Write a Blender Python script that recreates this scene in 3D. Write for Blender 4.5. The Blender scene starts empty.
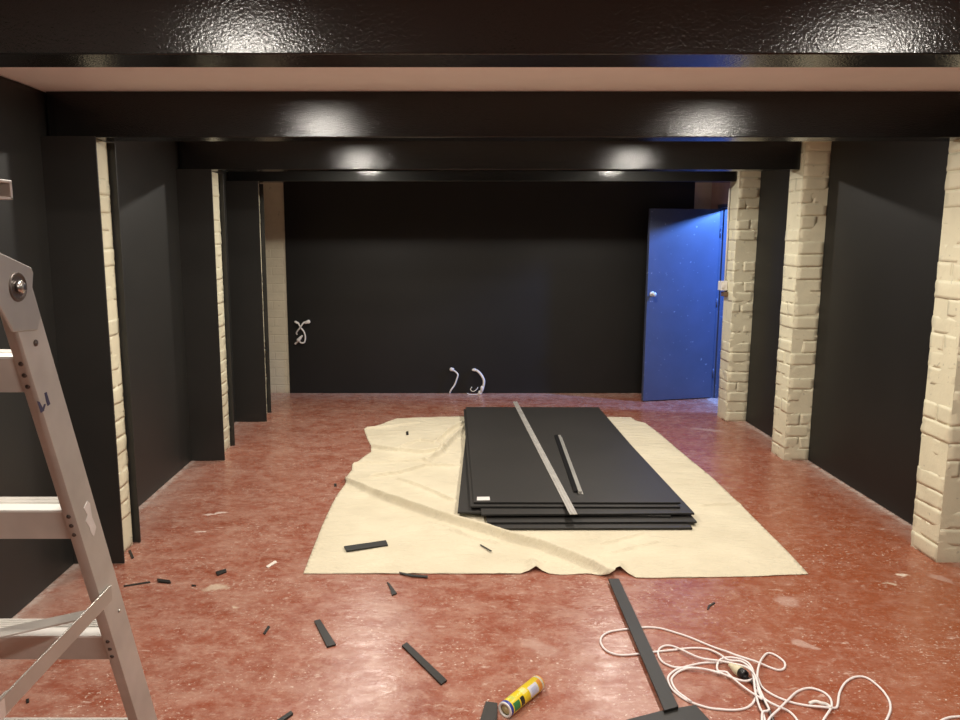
import bpy, bmesh, math, random
from mathutils import Vector, Matrix
from mathutils import noise as mnoise
from mathutils.geometry import delaunay_2d_cdt
random.seed(7)
SC = bpy.context.scene
COL = SC.collection
PI = math.pi

# ------------------------------------------------------------------ camera model
F, CX, CY, PT, H = 741.8, 447.9, 346.2, .1483, 1.6
def P(u, v, z=0.0):
    """place on the horizontal plane at height z that the photograph shows at (u, v)"""
    a = (u-CX)/F; b = (v-CY)/F
    c, s = math.cos(PT), math.sin(PT)
    d = (a, c-b*s, -s-b*c); t = (z-H)/d[2]
    return Vector((d[0]*t, d[1]*t, z))
def PY(u, v, y):
    a = (u-CX)/F; b = (v-CY)/F
    c, s = math.cos(PT), math.sin(PT)
    d = (a, c-b*s, -s-b*c); t = y/d[1]
    return Vector((d[0]*t, y, H+d[2]*t))
def PX(u, v, x):
    a = (u-CX)/F; b = (v-CY)/F
    c, s = math.cos(PT), math.sin(PT)
    d = (a, c-b*s, -s-b*c); t = x/d[0]
    return Vector((x, d[1]*t, H+d[2]*t))

# ------------------------------------------------------------------ room numbers
xl, xr, XL, XR = -1.6095, 2.4145, -1.8386, 2.5862
y1, y2, y3, T, yb = 3.4695, 5.157, 6.2819, .2058, 7.456
zb, zc, bo, bw = 2.0462, 2.2507, .0486, .1491
yB = [1.9343, y1+bo, y2+bo, y3+bo]
yF = -1.9            # wall behind the camera
PW = .012            # panel thickness

# ------------------------------------------------------------------ materials
def new_mat(name):
    m = bpy.data.materials.new(name); m.use_nodes = True
    nt = m.node_tree; b = nt.nodes['Principled BSDF']
    return m, nt, b
def N(nt, kind, **kw):
    n = nt.nodes.new(kind)
    for k, v in kw.items():
        if k in n.inputs: n.inputs[k].default_value = v
        else: setattr(n, k, v)
    return n
def L(nt, a, b): nt.links.new(a, b)
def ramp(nt, src, stops):
    r = nt.nodes.new('ShaderNodeValToRGB'); e = r.color_ramp.elements
    while len(e) < len(stops): e.new(.5)
    for el, (p, c) in zip(e, stops):
        el.position = p; el.color = (*c, 1) if len(c) == 3 else c
    L(nt, src, r.inputs['Fac']); return r
def g(v): return (v, v, v)
def mixc(nt, fac, a, b):
    n = nt.nodes.new('ShaderNodeMix'); n.data_type = 'RGBA'
    for s, val in ((0, fac), (6, a), (7, b)):
        if hasattr(val, 'is_output'): L(nt, val, n.inputs[s])
        else: n.inputs[s].default_value = (*val, 1) if isinstance(val, tuple) and len(val) == 3 else val
    return n.outputs[2]
def math_(nt, op, a, b=None, c=None):
    n = nt.nodes.new('ShaderNodeMath'); n.operation = op
    for i, val in enumerate((a, b, c)):
        if val is None: continue
        if hasattr(val, 'is_output'): L(nt, val, n.inputs[i])
        else: n.inputs[i].default_value = val
    return n.outputs[0]
def smooth(nt, v, a, b):
    n = nt.nodes.new('ShaderNodeMapRange'); n.interpolation_type = 'SMOOTHSTEP'
    L(nt, v, n.inputs['Value']); n.inputs['From Min'].default_value = a; n.inputs['From Max'].default_value = b
    return n.outputs['Result']
def pos(nt):
    return nt.nodes.new('ShaderNodeNewGeometry').outputs['Position']
def noise(nt, vec, scale, detail=3, rough=.5):
    n = N(nt, 'ShaderNodeTexNoise', Scale=scale, Detail=detail, Roughness=rough)
    L(nt, vec, n.inputs['Vector']); return n.outputs['Fac']
def bump(nt, b, h, strength, dist):
    n = N(nt, 'ShaderNodeBump', Strength=strength, Distance=dist)
    L(nt, h, n.inputs['Height']); L(nt, n.outputs['Normal'], b.inputs['Normal'])

def simple(name, col, rough=.5, metal=0., bump_scale=None, bump_strength=.2, bump_dist=.002, var=.0, var_scale=6., spec=None):
    m, nt, b = new_mat(name)
    tc = nt.nodes.new('ShaderNodeTexCoord').outputs['Object']
    if var > 0:
        nz = noise(nt, tc, var_scale, 4)
        r = ramp(nt, nz, [(.3, tuple(c*(1-var) for c in col)), (.7, tuple(min(1, c*(1+var)) for c in col))])
        L(nt, r.outputs['Color'], b.inputs['Base Color'])
    else:
        b.inputs['Base Color'].default_value = (*col, 1)
    b.inputs['Roughness'].default_value = rough
    b.inputs['Metallic'].default_value = metal
    if spec is not None: b.inputs['Specular IOR Level'].default_value = spec
    if bump_scale: bump(nt, b, noise(nt, tc, bump_scale, 3), bump_strength, bump_dist)
    return m

M = {}
M['beam'] = simple('gloss_black_paint', (.011, .0112, .0105), .15, bump_scale=160, bump_strength=.5, bump_dist=.002)
M['wall_black'] = simple('black_wall_paint', (.020, .0195, .0175), .5, bump_scale=40, bump_strength=.15, var=.15, var_scale=2)
M['board'] = simple('black_board', (.0145, .0138, .0122), .48, bump_scale=260, bump_strength=.08, bump_dist=.0006, var=.1, var_scale=3)
M['board_sheet'] = simple('black_sheet_face', (.034, .032, .029), .5, bump_scale=260, bump_strength=.06, bump_dist=.0006, var=.08, var_scale=2.5)
M['board_edge_shade'] = simple('black_sheet_edge_shade', (.008, .0076, .007), .6)  # shaded copy of the sheet: shade on the stack's fronts put into colour
M['ceiling'] = simple('pale_ceiling_paint', (.97, .93, .92), .7, var=.02)
M['alu'] = simple('brushed_aluminium', (.54, .53, .49), .42, .6, bump_scale=90, bump_strength=.05, var=.08, var_scale=8)
M['alu_dull'] = simple('dull_aluminium', (.58, .56, .52), .5, .4, var=.12, var_scale=9)
M['alu_sheen'] = simple('aluminium_sheen', (.80, .78, .74), .38, .35, var=.05)  # paler aluminium: lamp shine on the treads put into the colour
M['steel'] = simple('rivet_steel', (.14, .12, .11), .45, .8)
M['steel_bright'] = simple('bolt_steel', (.6, .58, .55), .3, 1.)
M['white_plastic'] = simple('white_plastic', (.80, .78, .74), .4)
M['cable'] = simple('white_cable_sheath', (.86, .81, .80), .42)
M['socket_cream'] = simple('cream_plastic', (.72, .66, .46), .4)
M['black_plastic'] = simple('black_plastic', (.012, .012, .013), .35)
M['sticker'] = simple('white_sticker', (.80, .78, .75), .5, var=.1, var_scale=40)
M['blue_ink'] = simple('blue_marker_ink', (.05, .05, .11), .5)
M['rubber'] = simple('black_rubber', (.02, .02, .02), .7)
M['brown'] = simple('brown_fitting', (.16, .10, .06), .5)
M['orange'] = simple('orange_plastic', (.75, .26, .05), .4)
M['blue_ring'] = simple('navy_plastic', (.03, .05, .32), .35)
M['plunger'] = simple('tan_plunger', (.62, .50, .26), .5)
M['chip_white'] = simple('white_paint_flake', (.8, .74, .66), .6)
M['hall'] = simple('hall_paint', (.35, .37, .42), .7)
M['header'] = simple('brown_lintel_paint', (.42, .30, .26), .6, var=.1)
M['copper'] = simple('grey_wire_core', (.45, .42, .38), .4)

# cream painted brick
def brick_mat(name, col, tex=False):
    m, nt, b = new_mat(name)
    p = pos(nt)
    big = noise(nt, p, 9, 5); fine = noise(nt, p, 55, 5, .6)
    c = ramp(nt, big, [(.25, tuple(q*.88 for q in col)), (.75, col)]).outputs['Color']
    pits = ramp(nt, noise(nt, p, 26, 2), [(.27, g(1.)), (.31, g(0.))]).outputs['Color']
    c = mixc(nt, math_(nt, 'MULTIPLY', pits, .45), c, tuple(q*.45 for q in col))
    sep = nt.nodes.new('ShaderNodeSeparateXYZ'); L(nt, p, sep.inputs[0])
    foot_tint = math_(nt, 'MULTIPLY', math_(nt, 'SUBTRACT', 1., smooth(nt, sep.outputs['Z'], 0., .06)), .35)  # browner tint towards the floor
    c = mixc(nt, foot_tint, c, (.40, .30, .22))
    L(nt, c, b.inputs['Base Color']); b.inputs['Roughness'].default_value = .55
    h = math_(nt, 'ADD', math_(nt, 'MULTIPLY', big, .6), math_(nt, 'MULTIPLY', fine, .35))
    if tex:
        bt = N(nt, 'ShaderNodeTexBrick', Scale=1., **{'Mortar Size': .006, 'Brick Width': .235, 'Row Height': .086, 'Mortar Smooth': .4})
        cb = nt.nodes.new('ShaderNodeCombineXYZ'); L(nt, sep.outputs['X'], cb.inputs[0]); L(nt, sep.outputs['Z'], cb.inputs[1])
        L(nt, cb.outputs[0], bt.inputs['Vector'])
        h = math_(nt, 'SUBTRACT', h, math_(nt, 'MULTIPLY', bt.outputs['Fac'], .6))
    bump(nt, b, h, .6, .007)
    return m
M['brick'] = brick_mat('cream_painted_brick', (.80, .76, .56))
M['brick_wall'] = brick_mat('cream_painted_brick_wall', (.66, .60, .45), True)

# blue door paint
m, nt, b = new_mat('blue_door_paint'); M['blue'] = m
p = pos(nt)
c = ramp(nt, noise(nt, p, 5, 4), [(.3, (.056, .070, .120)), (.7, (.064, .080, .142))]).outputs['Color']
sc_ = ramp(nt, noise(nt, p, 30, 3), [(.69, g(0.)), (.72, g(1.))]).outputs['Color']
c = mixc(nt, math_(nt, 'MULTIPLY', sc_, .35), c, (.45, .5, .6))
L(nt, c, b.inputs['Base Color']); b.inputs['Roughness'].default_value = .36
bump(nt, b, noise(nt, p, 60, 3), .12, .002)

# canvas
m, nt, b = new_mat('cream_canvas'); M['canvas'] = m
p = pos(nt)
c = ramp(nt, noise(nt, p, 3.5, 5), [(.3, (.70, .635, .475)), (.7, (.79, .725, .55))]).outputs['Color']
st = ramp(nt, noise(nt, p, 14, 3), [(.70, g(0.)), (.78, g(1.))]).outputs['Color']
c = mixc(nt, math_(nt, 'MULTIPLY', st, .25), c, (.45, .38, .24))
sp = ramp(nt, noise(nt, p, 42, 2), [(.755, g(0.)), (.77, g(1.))]).outputs['Color']
c = mixc(nt, math_(nt, 'MULTIPLY', sp, .6), c, (.9, .86, .78))
L(nt, c, b.inputs['Base Color']); b.inputs['Roughness'].default_value = .9
b.inputs['Specular IOR Level'].default_value = .1
wr = nt.nodes.new('ShaderNodeMapping'); L(nt, p, wr.inputs['Vector']); wr.inputs['Scale'].default_value = (5, 13, 1); wr.inputs['Rotation'].default_value = (0, 0, .5)
bump(nt, b, math_(nt, 'ADD', math_(nt, 'MULTIPLY', noise(nt, p, 420, 2), .04), noise(nt, wr.outputs['Vector'], 1., 5, .6)), .6, .05)

# red painted concrete with dust, drips and worn marks
m, nt, b = new_mat('red_painted_concrete'); M['floor'] = m
p = pos(nt)
def mapped(scale, rot=0.):
    mp = nt.nodes.new('ShaderNodeMapping'); L(nt, p, mp.inputs['Vector'])
    mp.inputs['Scale'].default_value = scale; mp.inputs['Rotation'].default_value = (0, 0, rot)
    return mp.outputs['Vector']
sep = nt.nodes.new('ShaderNodeSeparateXYZ'); L(nt, p, sep.inputs[0])
base = ramp(nt, noise(nt, mapped((1.6, 1.9, 1)), 1.9, 9, .68), [(.30, (.24, .055, .025)), (.5, (.295, .085, .048)), (.70, (.35, .135, .09))]).outputs['Color']
right = math_(nt, 'MULTIPLY', smooth(nt, sep.outputs['X'], .5, 2.2), math_(nt, 'SUBTRACT', 1., smooth(nt, sep.outputs['Y'], 3.2, 6.)))
base = mixc(nt, math_(nt, 'MULTIPLY', right, .8), base, (.30, .078, .025))
dust = noise(nt, mapped((2.5, 3.4, 1), .12), 2.4, 12, .78)
leftw = math_(nt, 'MULTIPLY', math_(nt, 'SUBTRACT', 1., smooth(nt, sep.outputs['X'], -.2, 1.9)), .06)
dustf = smooth(nt, math_(nt, 'ADD', dust, leftw), .44, .74)
rk = math_(nt, 'SUBTRACT', 1., math_(nt, 'MULTIPLY', right, .45))
dustf = math_(nt, 'MULTIPLY', dustf, rk)
c = mixc(nt, math_(nt, 'MULTIPLY', dustf, .66), base, (.50, .305, .235))
mid = smooth(nt, noise(nt, mapped((1.4, 1.4, 1), .2), 13, 6, .75), .47, .66)
c = mixc(nt, math_(nt, 'MULTIPLY', math_(nt, 'MULTIPLY', mid, rk), .42), c, (.51, .31, .235))
dark = smooth(nt, noise(nt, mapped((1.6, 2.0, 1), -.1), 6, 6, .7), .53, .66)
c = mixc(nt, math_(nt, 'MULTIPLY', dark, .30), c, (.25, .058, .026))
fine = smooth(nt, noise(nt, mapped((1, 1.05, 1)), 40, 8, .8), .54, .66)
c = mixc(nt, math_(nt, 'MULTIPLY', math_(nt, 'MULTIPLY', fine, rk), .6), c, (.60, .42, .325))
scr = smooth(nt, noise(nt, mapped((11, 34, 1), .35), 1.0, 6, .75), .585, .66)
c = mixc(nt, math_(nt, 'MULTIPLY', scr, .6), c, (.66, .50, .42))
clu = smooth(nt, noise(nt, p, 3.5, 4, .6), .40, .62)
spk = math_(nt, 'MULTIPLY', clu, smooth(nt, noise(nt, mapped((1, 1.3, 1)), 62, 3, .6), .62, .66))
c = mixc(nt, math_(nt, 'MULTIPLY', spk, .85), c, (.82, .70, .60))
spk2 = math_(nt, 'MULTIPLY', clu, smooth(nt, noise(nt, mapped((1.0, 2.0, 1), -.3), 17, 5, .7), .665, .69))
c = mixc(nt, math_(nt, 'MULTIPLY', spk2, .7), c, (.78, .62, .52))
# plaster dust along the foot of the side walls and the back wall
wx = math_(nt, 'ADD', smooth(nt, sep.outputs['X'], 2.36, 2.60), math_(nt, 'SUBTRACT', 1., smooth(nt, sep.outputs['X'], -1.85, -1.55)))
wx = math_(nt, 'ADD', wx, smooth(nt, sep.outputs['Y'], 7.1, 7.47))
wd = math_(nt, 'MULTIPLY', math_(nt, 'MINIMUM', wx, 1.), smooth(nt, noise(nt, p, 8, 5, .7), .25, .7))
c = mixc(nt, math_(nt, 'MULTIPLY', wd, .75), c, (.52, .38, .32))
edge = math_(nt, 'ADD', smooth(nt, sep.outputs['X'], 2.535, 2.575), math_(nt, 'SUBTRACT', 1., smooth(nt, sep.outputs['X'], -1.83, -1.79)))
edge = math_(nt, 'MULTIPLY', math_(nt, 'MINIMUM', edge, 1.), smooth(nt, noise(nt, p, 20, 4, .7), .35, .6))
c = mixc(nt, math_(nt, 'MULTIPLY', edge, .8), c, (.66, .56, .5))
nz_ = nt.nodes.new('ShaderNodeTexNoise'); L(nt, p, nz_.inputs['Vector']); nz_.inputs['Scale'].default_value = 14; nz_.inputs['Detail'].default_value = 3
sub = nt.nodes.new('ShaderNodeVectorMath'); sub.operation = 'SUBTRACT'; L(nt, nz_.outputs['Color'], sub.inputs[0]); sub.inputs[1].default_value = (.5, .5, .5)
scl = nt.nodes.new('ShaderNodeVectorMath'); scl.operation = 'SCALE'; L(nt, sub.outputs[0], scl.inputs[0]); scl.inputs['Scale'].default_value = .10
dis = nt.nodes.new('ShaderNodeVectorMath'); L(nt, p, dis.inputs[0]); L(nt, scl.outputs[0], dis.inputs[1])
def blob(c, a, bb, col, k=.8, soft=.5):
    A, B = P(*a), P(*bb); mid = (A+B)/2; d = B-A; ln = d.length/2; ang = math.atan2(d.y, d.x)
    mp = nt.nodes.new('ShaderNodeMapping'); mp.vector_type = 'TEXTURE'
    L(nt, dis.outputs[0], mp.inputs['Vector'])
    wid = blob.w
    mp.inputs['Location'].default_value = mid; mp.inputs['Rotation'].default_value = (0, 0, ang); mp.inputs['Scale'].default_value = (ln, wid, 1)
    le = nt.nodes.new('ShaderNodeVectorMath'); le.operation = 'LENGTH'; L(nt, mp.outputs[0], le.inputs[0])
    f = math_(nt, 'MULTIPLY', math_(nt, 'SUBTRACT', 1., smooth(nt, le.outputs['Value'], 1-soft, 1.1)), k)
    return mixc(nt, f, c, col)
CREAM, PINKW = (.62, .50, .38), (.58, .42, .36)
for a, bb, w, col, k in [((201, 589), (232, 586.5), .035, CREAM, .8), ((200, 516), (232, 512), .016, (.75, .62, .55), .9), ((196, 532), (208, 531), .014, (.75, .62, .55), .85),
                         ((895, 574), (911, 577), .024, (.8, .68, .55), .95), ((882, 583), (900, 585), .014, CREAM, .85), ((790, 640), (822, 650), .03, PINKW, .6),
                         ((730, 420), (800, 445), .05, PINKW, .55), ((690, 428), (728, 432), .04, PINKW, .6), ((772, 596), (800, 606), .05, PINKW, .45),
                         ((925, 572), (958, 585), .03, PINKW, .45), ((360, 590), (430, 640), .1, PINKW, .2), ((232, 604), (243, 608), .012, CREAM, .8), ((520, 635), (560, 660), .05, PINKW, .35)]:
    blob.w = w; c = blob(c, a, bb, col, k)
L(nt, c, b.inputs['Base Color'])
rg = nt.nodes.new('ShaderNodeMapRange'); L(nt, noise(nt, mapped((1, 2, 1)), 7, 6, .7), rg.inputs['Value'])
rg.inputs['From Min'].default_value = .3; rg.inputs['From Max'].default_value = .7; rg.inputs['To Min'].default_value = .16; rg.inputs['To Max'].default_value = .40
L(nt, rg.outputs['Result'], b.inputs['Roughness'])
bump(nt, b, math_(nt, 'ADD', noise(nt, mapped((1, 1.4, 1)), 26, 5, .65), math_(nt, 'MULTIPLY', noise(nt, p, 5, 3), .8)), .22, .005)

# sealant cartridge print: colours by position along and around the tube
m, nt, b = new_mat('printed_yellow_cartridge'); M['cartridge'] = m
tc = nt.nodes.new('ShaderNodeTexCoord').outputs['Object']
sp_ = nt.nodes.new('ShaderNodeSeparateXYZ'); L(nt, tc, sp_.inputs[0])
ang = math_(nt, 'ARCTAN2', sp_.outputs['Y'], math_(nt, 'MULTIPLY', sp_.outputs['X'], -1.))
def band(v, a, c_):
    return math_(nt, 'MULTIPLY', math_(nt, 'GREATER_THAN', v, a), math_(nt, 'LESS_THAN', v, c_))
c = mixc(nt, noise(nt, tc, 22, 2), (.78, .56, .01), (.82, .66, .03))
zz = sp_.outputs['Z']
for za, zb_, aa, ab, col in [(.118, .168, -.2, 1.25, (.72, .72, .82)), (.128, .158, .1, .9, (.55, .58, .75)), (.172, .190, -.3, 1.3, (.80, .32, .06)),
                             (.022, .056, -.3, .85, (.05, .22, .06)), (.086, .112, .9, 1.9, (.85, .75, .25)), (.062, .082, -.3, .9, (.03, .03, .02)), (.030, .048, 1.2, 2.2, (.55, .60, .10)), (.19, .2, -3.2, 3.2, (.75, .70, .55))]:
    c = mixc(nt, math_(nt, 'MULTIPLY', band(zz, za, zb_), band(ang, aa, ab)), c, col)
L(nt, c, b.inputs['Base Color']); b.inputs['Roughness'].default_value = .35

# ------------------------------------------------------------------ mesh helpers
class MB:
    def __init__(s): s.bm = bmesh.new()
    def box(s, x0, x1, ya, yb_, z0, z1, mi=0):
        vs = [s.bm.verts.new((x, y, z)) for z in (z0, z1) for x, y in ((x0, ya), (x1, ya), (x1, yb_), (x0, yb_))]
        fs = [(0, 3, 2, 1), (4, 5, 6, 7), (0, 1, 5, 4), (1, 2, 6, 5), (2, 3, 7, 6), (3, 0, 4, 7)]
        out = [s.bm.faces.new([vs[i] for i in f]) for f in fs]
        for f in out: f.material_index = mi
        return vs, out
    def obox(s, mat, sx, sy, sz):
        vs, fs = s.box(-sx/2, sx/2, -sy/2, sy/2, -sz/2, sz/2)
        for v in vs: v.co = mat @ v.co
        return vs, fs
    def bar(s, a, b_, w, t, up=(0, 0, 1)):
        """flat bar from a to b, w along up, t across"""
        a, b_ = Vector(a), Vector(b_); d = (b_-a); ln = d.length; d.normalize()
        side = d.cross(Vector(up)).normalized(); u = side.cross(d).normalized()
        mt = Matrix((d, side, u)).transposed().to_4x4(); mt.translation = (a+b_)/2
        return s.obox(mt, ln, t, w)
    def prism(s, pts, z0, z1, mi=0, axis=None):
        n = len(pts)
        lo = [s.bm.verts.new((q[0], q[1], z0)) for q in pts]; hi = [s.bm.verts.new((q[0], q[1], z1)) for q in pts]
        area = sum(pts[i][0]*pts[(i+1) % n][1]-pts[(i+1) % n][0]*pts[i][1] for i in range(n))
        if area < 0: lo.reverse(); hi.reverse()
        s.bm.faces.new(hi); s.bm.faces.new(list(reversed(lo)))
        for i in range(n):
            s.bm.faces.new((lo[i], lo[(i+1) % n], hi[(i+1) % n], hi[i]))
    def extrude(s, pts3, vec):
        """closed polygon of 3-D points extruded along vec"""
        vec = Vector(vec); n = len(pts3)
        A = [s.bm.verts.new(Vector(q)) for q in pts3]; B = [s.bm.verts.new(Vector(q)+vec) for q in pts3]
        s.bm.faces.new(list(reversed(A))); s.bm.faces.new(B)
        for i in range(n): s.bm.faces.new((A[i], A[(i+1) % n], B[(i+1) % n], B[i]))
        bmesh.ops.recalc_face_normals(s.bm, faces=s.bm.faces)
    def tube(s, pts, r, seg=8, cap=True, radii=None):
        pts = [Vector(q) for q in pts]; n = len(pts); rings = []
        prev = None
        for i, q in enumerate(pts):
            d = (pts[min(i+1, n-1)]-pts[max(i-1, 0)]).normalized()
            if prev is None:
                ref = Vector((0, 0, 1)) if abs(d.z) < .9 else Vector((1, 0, 0))
                u = d.cross(ref).normalized()
            else:
                u = (prev - d*prev.dot(d)).normalized()
            prev = u; w = d.cross(u)
            rr = radii[i] if radii else r
            rings.append([s.bm.verts.new(q+u*math.cos(2*PI*k/seg)*rr+w*math.sin(2*PI*k/seg)*rr) for k in range(seg)])
        for a, b_ in zip(rings, rings[1:]):
            for k in range(seg):
                s.bm.faces.new((a[k], a[(k+1) % seg], b_[(k+1) % seg], b_[k])).smooth = True
        if cap:
            s.bm.faces.new(list(reversed(rings[0]))); s.bm.faces.new(rings[-1])
    def lathe(s, prof, seg=24, mat=None, cap=True):
        mat = mat or Matrix(); rings = []
        for r, z in prof:
            rings.append([s.bm.verts.new(mat @ Vector((r*math.cos(2*PI*k/seg), r*math.sin(2*PI*k/seg), z))) for k in range(seg)])
        for a, b_ in zip(rings, rings[1:]):
            for k in range(seg): s.bm.faces.new((a[k], a[(k+1) % seg], b_[(k+1) % seg], b_[k])).smooth = True
        if cap:
            s.bm.faces.new(list(reversed(rings[0]))); s.bm.faces.new(rings[-1])
    def build(s, name, mats, parent=None, bevel=0., origin=None, recalc=False):
        if recalc: bmesh.ops.recalc_face_normals(s.bm, faces=s.bm.faces)
        me = bpy.data.meshes.new(name)
        if origin is not None:
            for v in s.bm.verts: v.co -= Vector(origin)
        s.bm.to_mesh(me); s.bm.free()
        for q in (mats if isinstance(mats, (list, tuple)) else [mats]): me.materials.append(q)
        o = bpy.data.objects.new(name, me); COL.objects.link(o)
        if origin is not None: o.location = origin
        if parent is not None: 
            o.parent = parent
            o.location = Vector(o.location)-Vector(parent.location)
        if bevel:
            md = o.modifiers.new('bevel', 'BEVEL'); md.width = bevel; md.segments = 2; md.limit_method = 'ANGLE'
        return o
def tag(o, label, cat, group=None):
    o['label'] = label; o['category'] = cat; o['kind'] = 'thing'
    if group: o['group'] = group
    return o
def struct(o): o['kind'] = 'structure'; return o
def empty(name, loc, label, cat, group=None, rot=None):
    o = bpy.data.objects.new(name, None); COL.objects.link(o); o.location = loc; o.empty_display_size = .05
    return tag(o, label, cat, group)
def centre(pts):
    v = Vector((0, 0, 0))
    for q in pts: v += Vector((q[0], q[1], 0))
    return v/len(pts)
def smooth_path(pts, k=6):
    pts = [Vector(q) for q in pts]; n = len(pts); out = []
    for i in range(n-1):
        p0 = pts[max(i-1, 0)]; p1_ = pts[i]; p2_ = pts[i+1]; p3_ = pts[min(i+2, n-1)]
        for j in range(k):
            t = j/k
            out.append(.5*((2*p1_)+(-p0+p2_)*t+(2*p0-5*p1_+4*p2_-p3_)*t*t+(-p0+3*p1_-3*p2_+p3_)*t**3))
    out.append(pts[-1]); return out

# ------------------------------------------------------------------ the room shell
mb = MB(); mb.box(-1.95, 4.3, yF, 8.4, -.06, 0); struct(mb.build('floor', M['floor']))
mb = MB(); mb.box(-1.95, 4.3, yF, 8.4, zc, zc+.06); struct(mb.build('ceiling', M['ceiling']))
mb = MB(); mb.box(XL-.1, XL-PW, yF, 7.556, 0, zc); struct(mb.build('wall_left', M['wall_black']))
RB = 2.60                                             # right wall face beside the door
yd0, yd1, zd = 6.50, 7.225, 1.862                     # door opening
mb = MB()
mb.box(XR+PW, XR+.14, yF, y3+T, 0, zc)
struct(mb.build('wall_right', M['wall_black']))
mb = MB()
mb.box(RB, RB+.13, y3+T, yd0-.0, 0, zc); mb.box(RB, RB+.13, yd1+.045, yb, 0, zc); mb.box(RB, RB+.13, yd0, yd1+.045, zd+.03, zc)
struct(mb.build('wall_doorway', M['header']))
mb = MB(); mb.box(XL-PW, 2.73, yb, yb+.1, 0, zc); struct(mb.build('wall_back', M['brick_wall']))
mb = MB(); mb.box(XL-.1, XR+.14, yF-.1, yF, 0, zc); struct(mb.build('wall_front', M['wall_black']))
mb = MB(); mb.box(4.2, 4.3, 5.6, 8.4, 0, zc); mb.box(2.73, 4.2, 5.6, 5.7, 0, zc); mb.box(2.73, 4.2, 8.3, 8.4, 0, zc)
struct(mb.build('wall_hallway', M['hall']))

# door: frame, leaf standing open into the room, knob
door = bpy.data.objects.new('door_1', None); COL.objects.link(door); door.location = (2.62, 7.21, 0); struct(door)
mb = MB(); mb.box(RB+.002, RB+.128, yd1, yd1+.045, 0, zd+.03); mb.box(RB+.002, RB+.128, yd0, yd0+.03, 0, zd+.03); mb.box(RB+.002, RB+.128, yd0+.03, yd1, zd, zd+.03)
mb.box(RB+.05, RB+.07, yd1-.012, yd1, 0, zd); mb.box(RB+.05, RB+.07, yd0+.03, yd0+.042, 0, zd)
fr = mb.build('door_frame', M['blue'], door)
A, B = Vector((1.893, 7.043, 0)), Vector((2.607, 7.205, 0))
d = (B-A).normalized(); nrm = Vector((-d.y, d.x, 0))
mb = MB()
mb.prism([A, B, B+nrm*.036, A+nrm*.036], .010, 1.848)
leaf = mb.build('door_leaf', M['blue'], door, bevel=.002, origin=A)
K = PY(652, 294, 7.06); K = Vector((K.x, A.y+(K.x-A.x)*d.y/d.x, K.z))
mt = Matrix((d, Vector((0, 0, 1)), -nrm)).transposed().to_4x4(); mt.translation = K
mb = MB(); mb.lathe([(.005, 0), (.026, 0), (.027, .003), (.022, .006), (.009, .009), (.008, .022), (.012, .028), (.020, .034), (.022, .043), (.019, .051), (.010, .056), (.002, .057)], 20, mt)
kn = mb.build('knob', M['alu_dull'], leaf, recalc=True)
kn.location = -Vector(leaf.location)-Vector(door.location)
for hz in (.25, .95, 1.62):
    mb = MB(); q = B+Vector((.012, .004, 0)); mb.tube([(q.x, q.y, hz-.045), (q.x, q.y, hz+.045)], .007, 10)
    h_ = mb.build('hinge', M['blue'], door); h_.location = -Vector(door.location)

# ------------------------------------------------------------------ beams
bl = ['wide glossy black ceiling beam nearest the camera across the photo top', 'second glossy black ceiling beam, resting on the nearest pair of brick pillars',
      'third glossy black ceiling beam, ending at the middle right brick pillar', 'farthest glossy black ceiling beam, just before the black back wall']
for i, y in enumerate(yB):
    x1 = XR-.002 if i == 0 else xr-.004
    mb = MB(); mb.box(XL+.002, x1, y, y+bw, zb, zc-.001)
    tag(mb.build('ceiling_beam', M['beam'], bevel=.004), bl[i], 'beam', 'black ceiling beams')

# ------------------------------------------------------------------ brick pillars
def pillar_mesh(x0, x1, ya, yb_, z1, inner):
    """inner: +1 the face at x1 looks into the room, -1 the face at x0 does"""
    mb = MB(); e = .001
    if inner > 0: mb.box(x0, x1-e, ya+e, yb_-e, 0, z1)
    else: mb.box(x0+e, x1, ya+e, yb_-e, 0, z1)
    ch = .086; n = int(round(z1/ch)); ch = z1/n; j = .0022
    rd = random.Random(int(1000*abs(x0)+100*ya))
    bricks = MB()
    for k in range(n):
        z0 = k*ch+.0007; zt = (k+1)*ch-.0007
        if k % 2 == 0: cells = [(x0, x1, ya, yb_)] if rd.random() < .7 else [(x0, x1, ya, (ya+yb_)/2-.0015), (x0, x1, (ya+yb_)/2+.0015, yb_)]
        else:
            s = x0+(x1-x0)*rd.uniform(.35, .65)
            cells = [(x0, s-.0015, ya, yb_), (s+.0015, x1, ya, yb_)] if rd.random() < .55 else [(x0, x1, ya, yb_)]
        for (a, b_, c_, d_) in cells:
            jj = lambda: rd.uniform(-j, j)
            vs, fs = bricks.box(a+(jj() if inner < 0 else 0), b_+(jj() if inner > 0 else 0), c_+jj(), d_+jj()*2.2, z0, zt)
            for v in vs: v.co += Vector((rd.uniform(-.0025, .0025), rd.uniform(-.0025, .0025), rd.uniform(-.003, .003) if k else 0))
    bm = bricks.bm
    for v in bm.verts: v.tag = True
    bmesh.ops.subdivide_edges(bm, edges=list(bm.edges), cuts=4, use_grid_fill=True)
    for v in bm.verts:
        ns = sum((f.normal for f in v.link_faces), Vector())
        kinds = len({tuple(round(q) for q in f.normal) for f in v.link_faces})
        if kinds > 1: v.co -= ns.normalized()*(.001 if kinds == 2 else .0022)
    for v in bm.verts:
        q = v.co
        w1 = mnoise.noise_vector(q*14); w2 = mnoise.noise_vector(q*55)
        dv = w1*.0032+w2*.003
        dv.z *= .5
        if abs(q.x-(x0 if inner > 0 else x1)) < .012: dv.x = 0
        v.co += dv
    for f in bm.faces: f.smooth = True
    tmp = bpy.data.meshes.new('t'); bm.to_mesh(tmp); bm.free()
    mb.bm.from_mesh(tmp); bpy.data.meshes.remove(tmp)
    for v in mb.bm.verts:
        v.co.z = min(max(v.co.z, 0), z1)
    return mb
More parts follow.
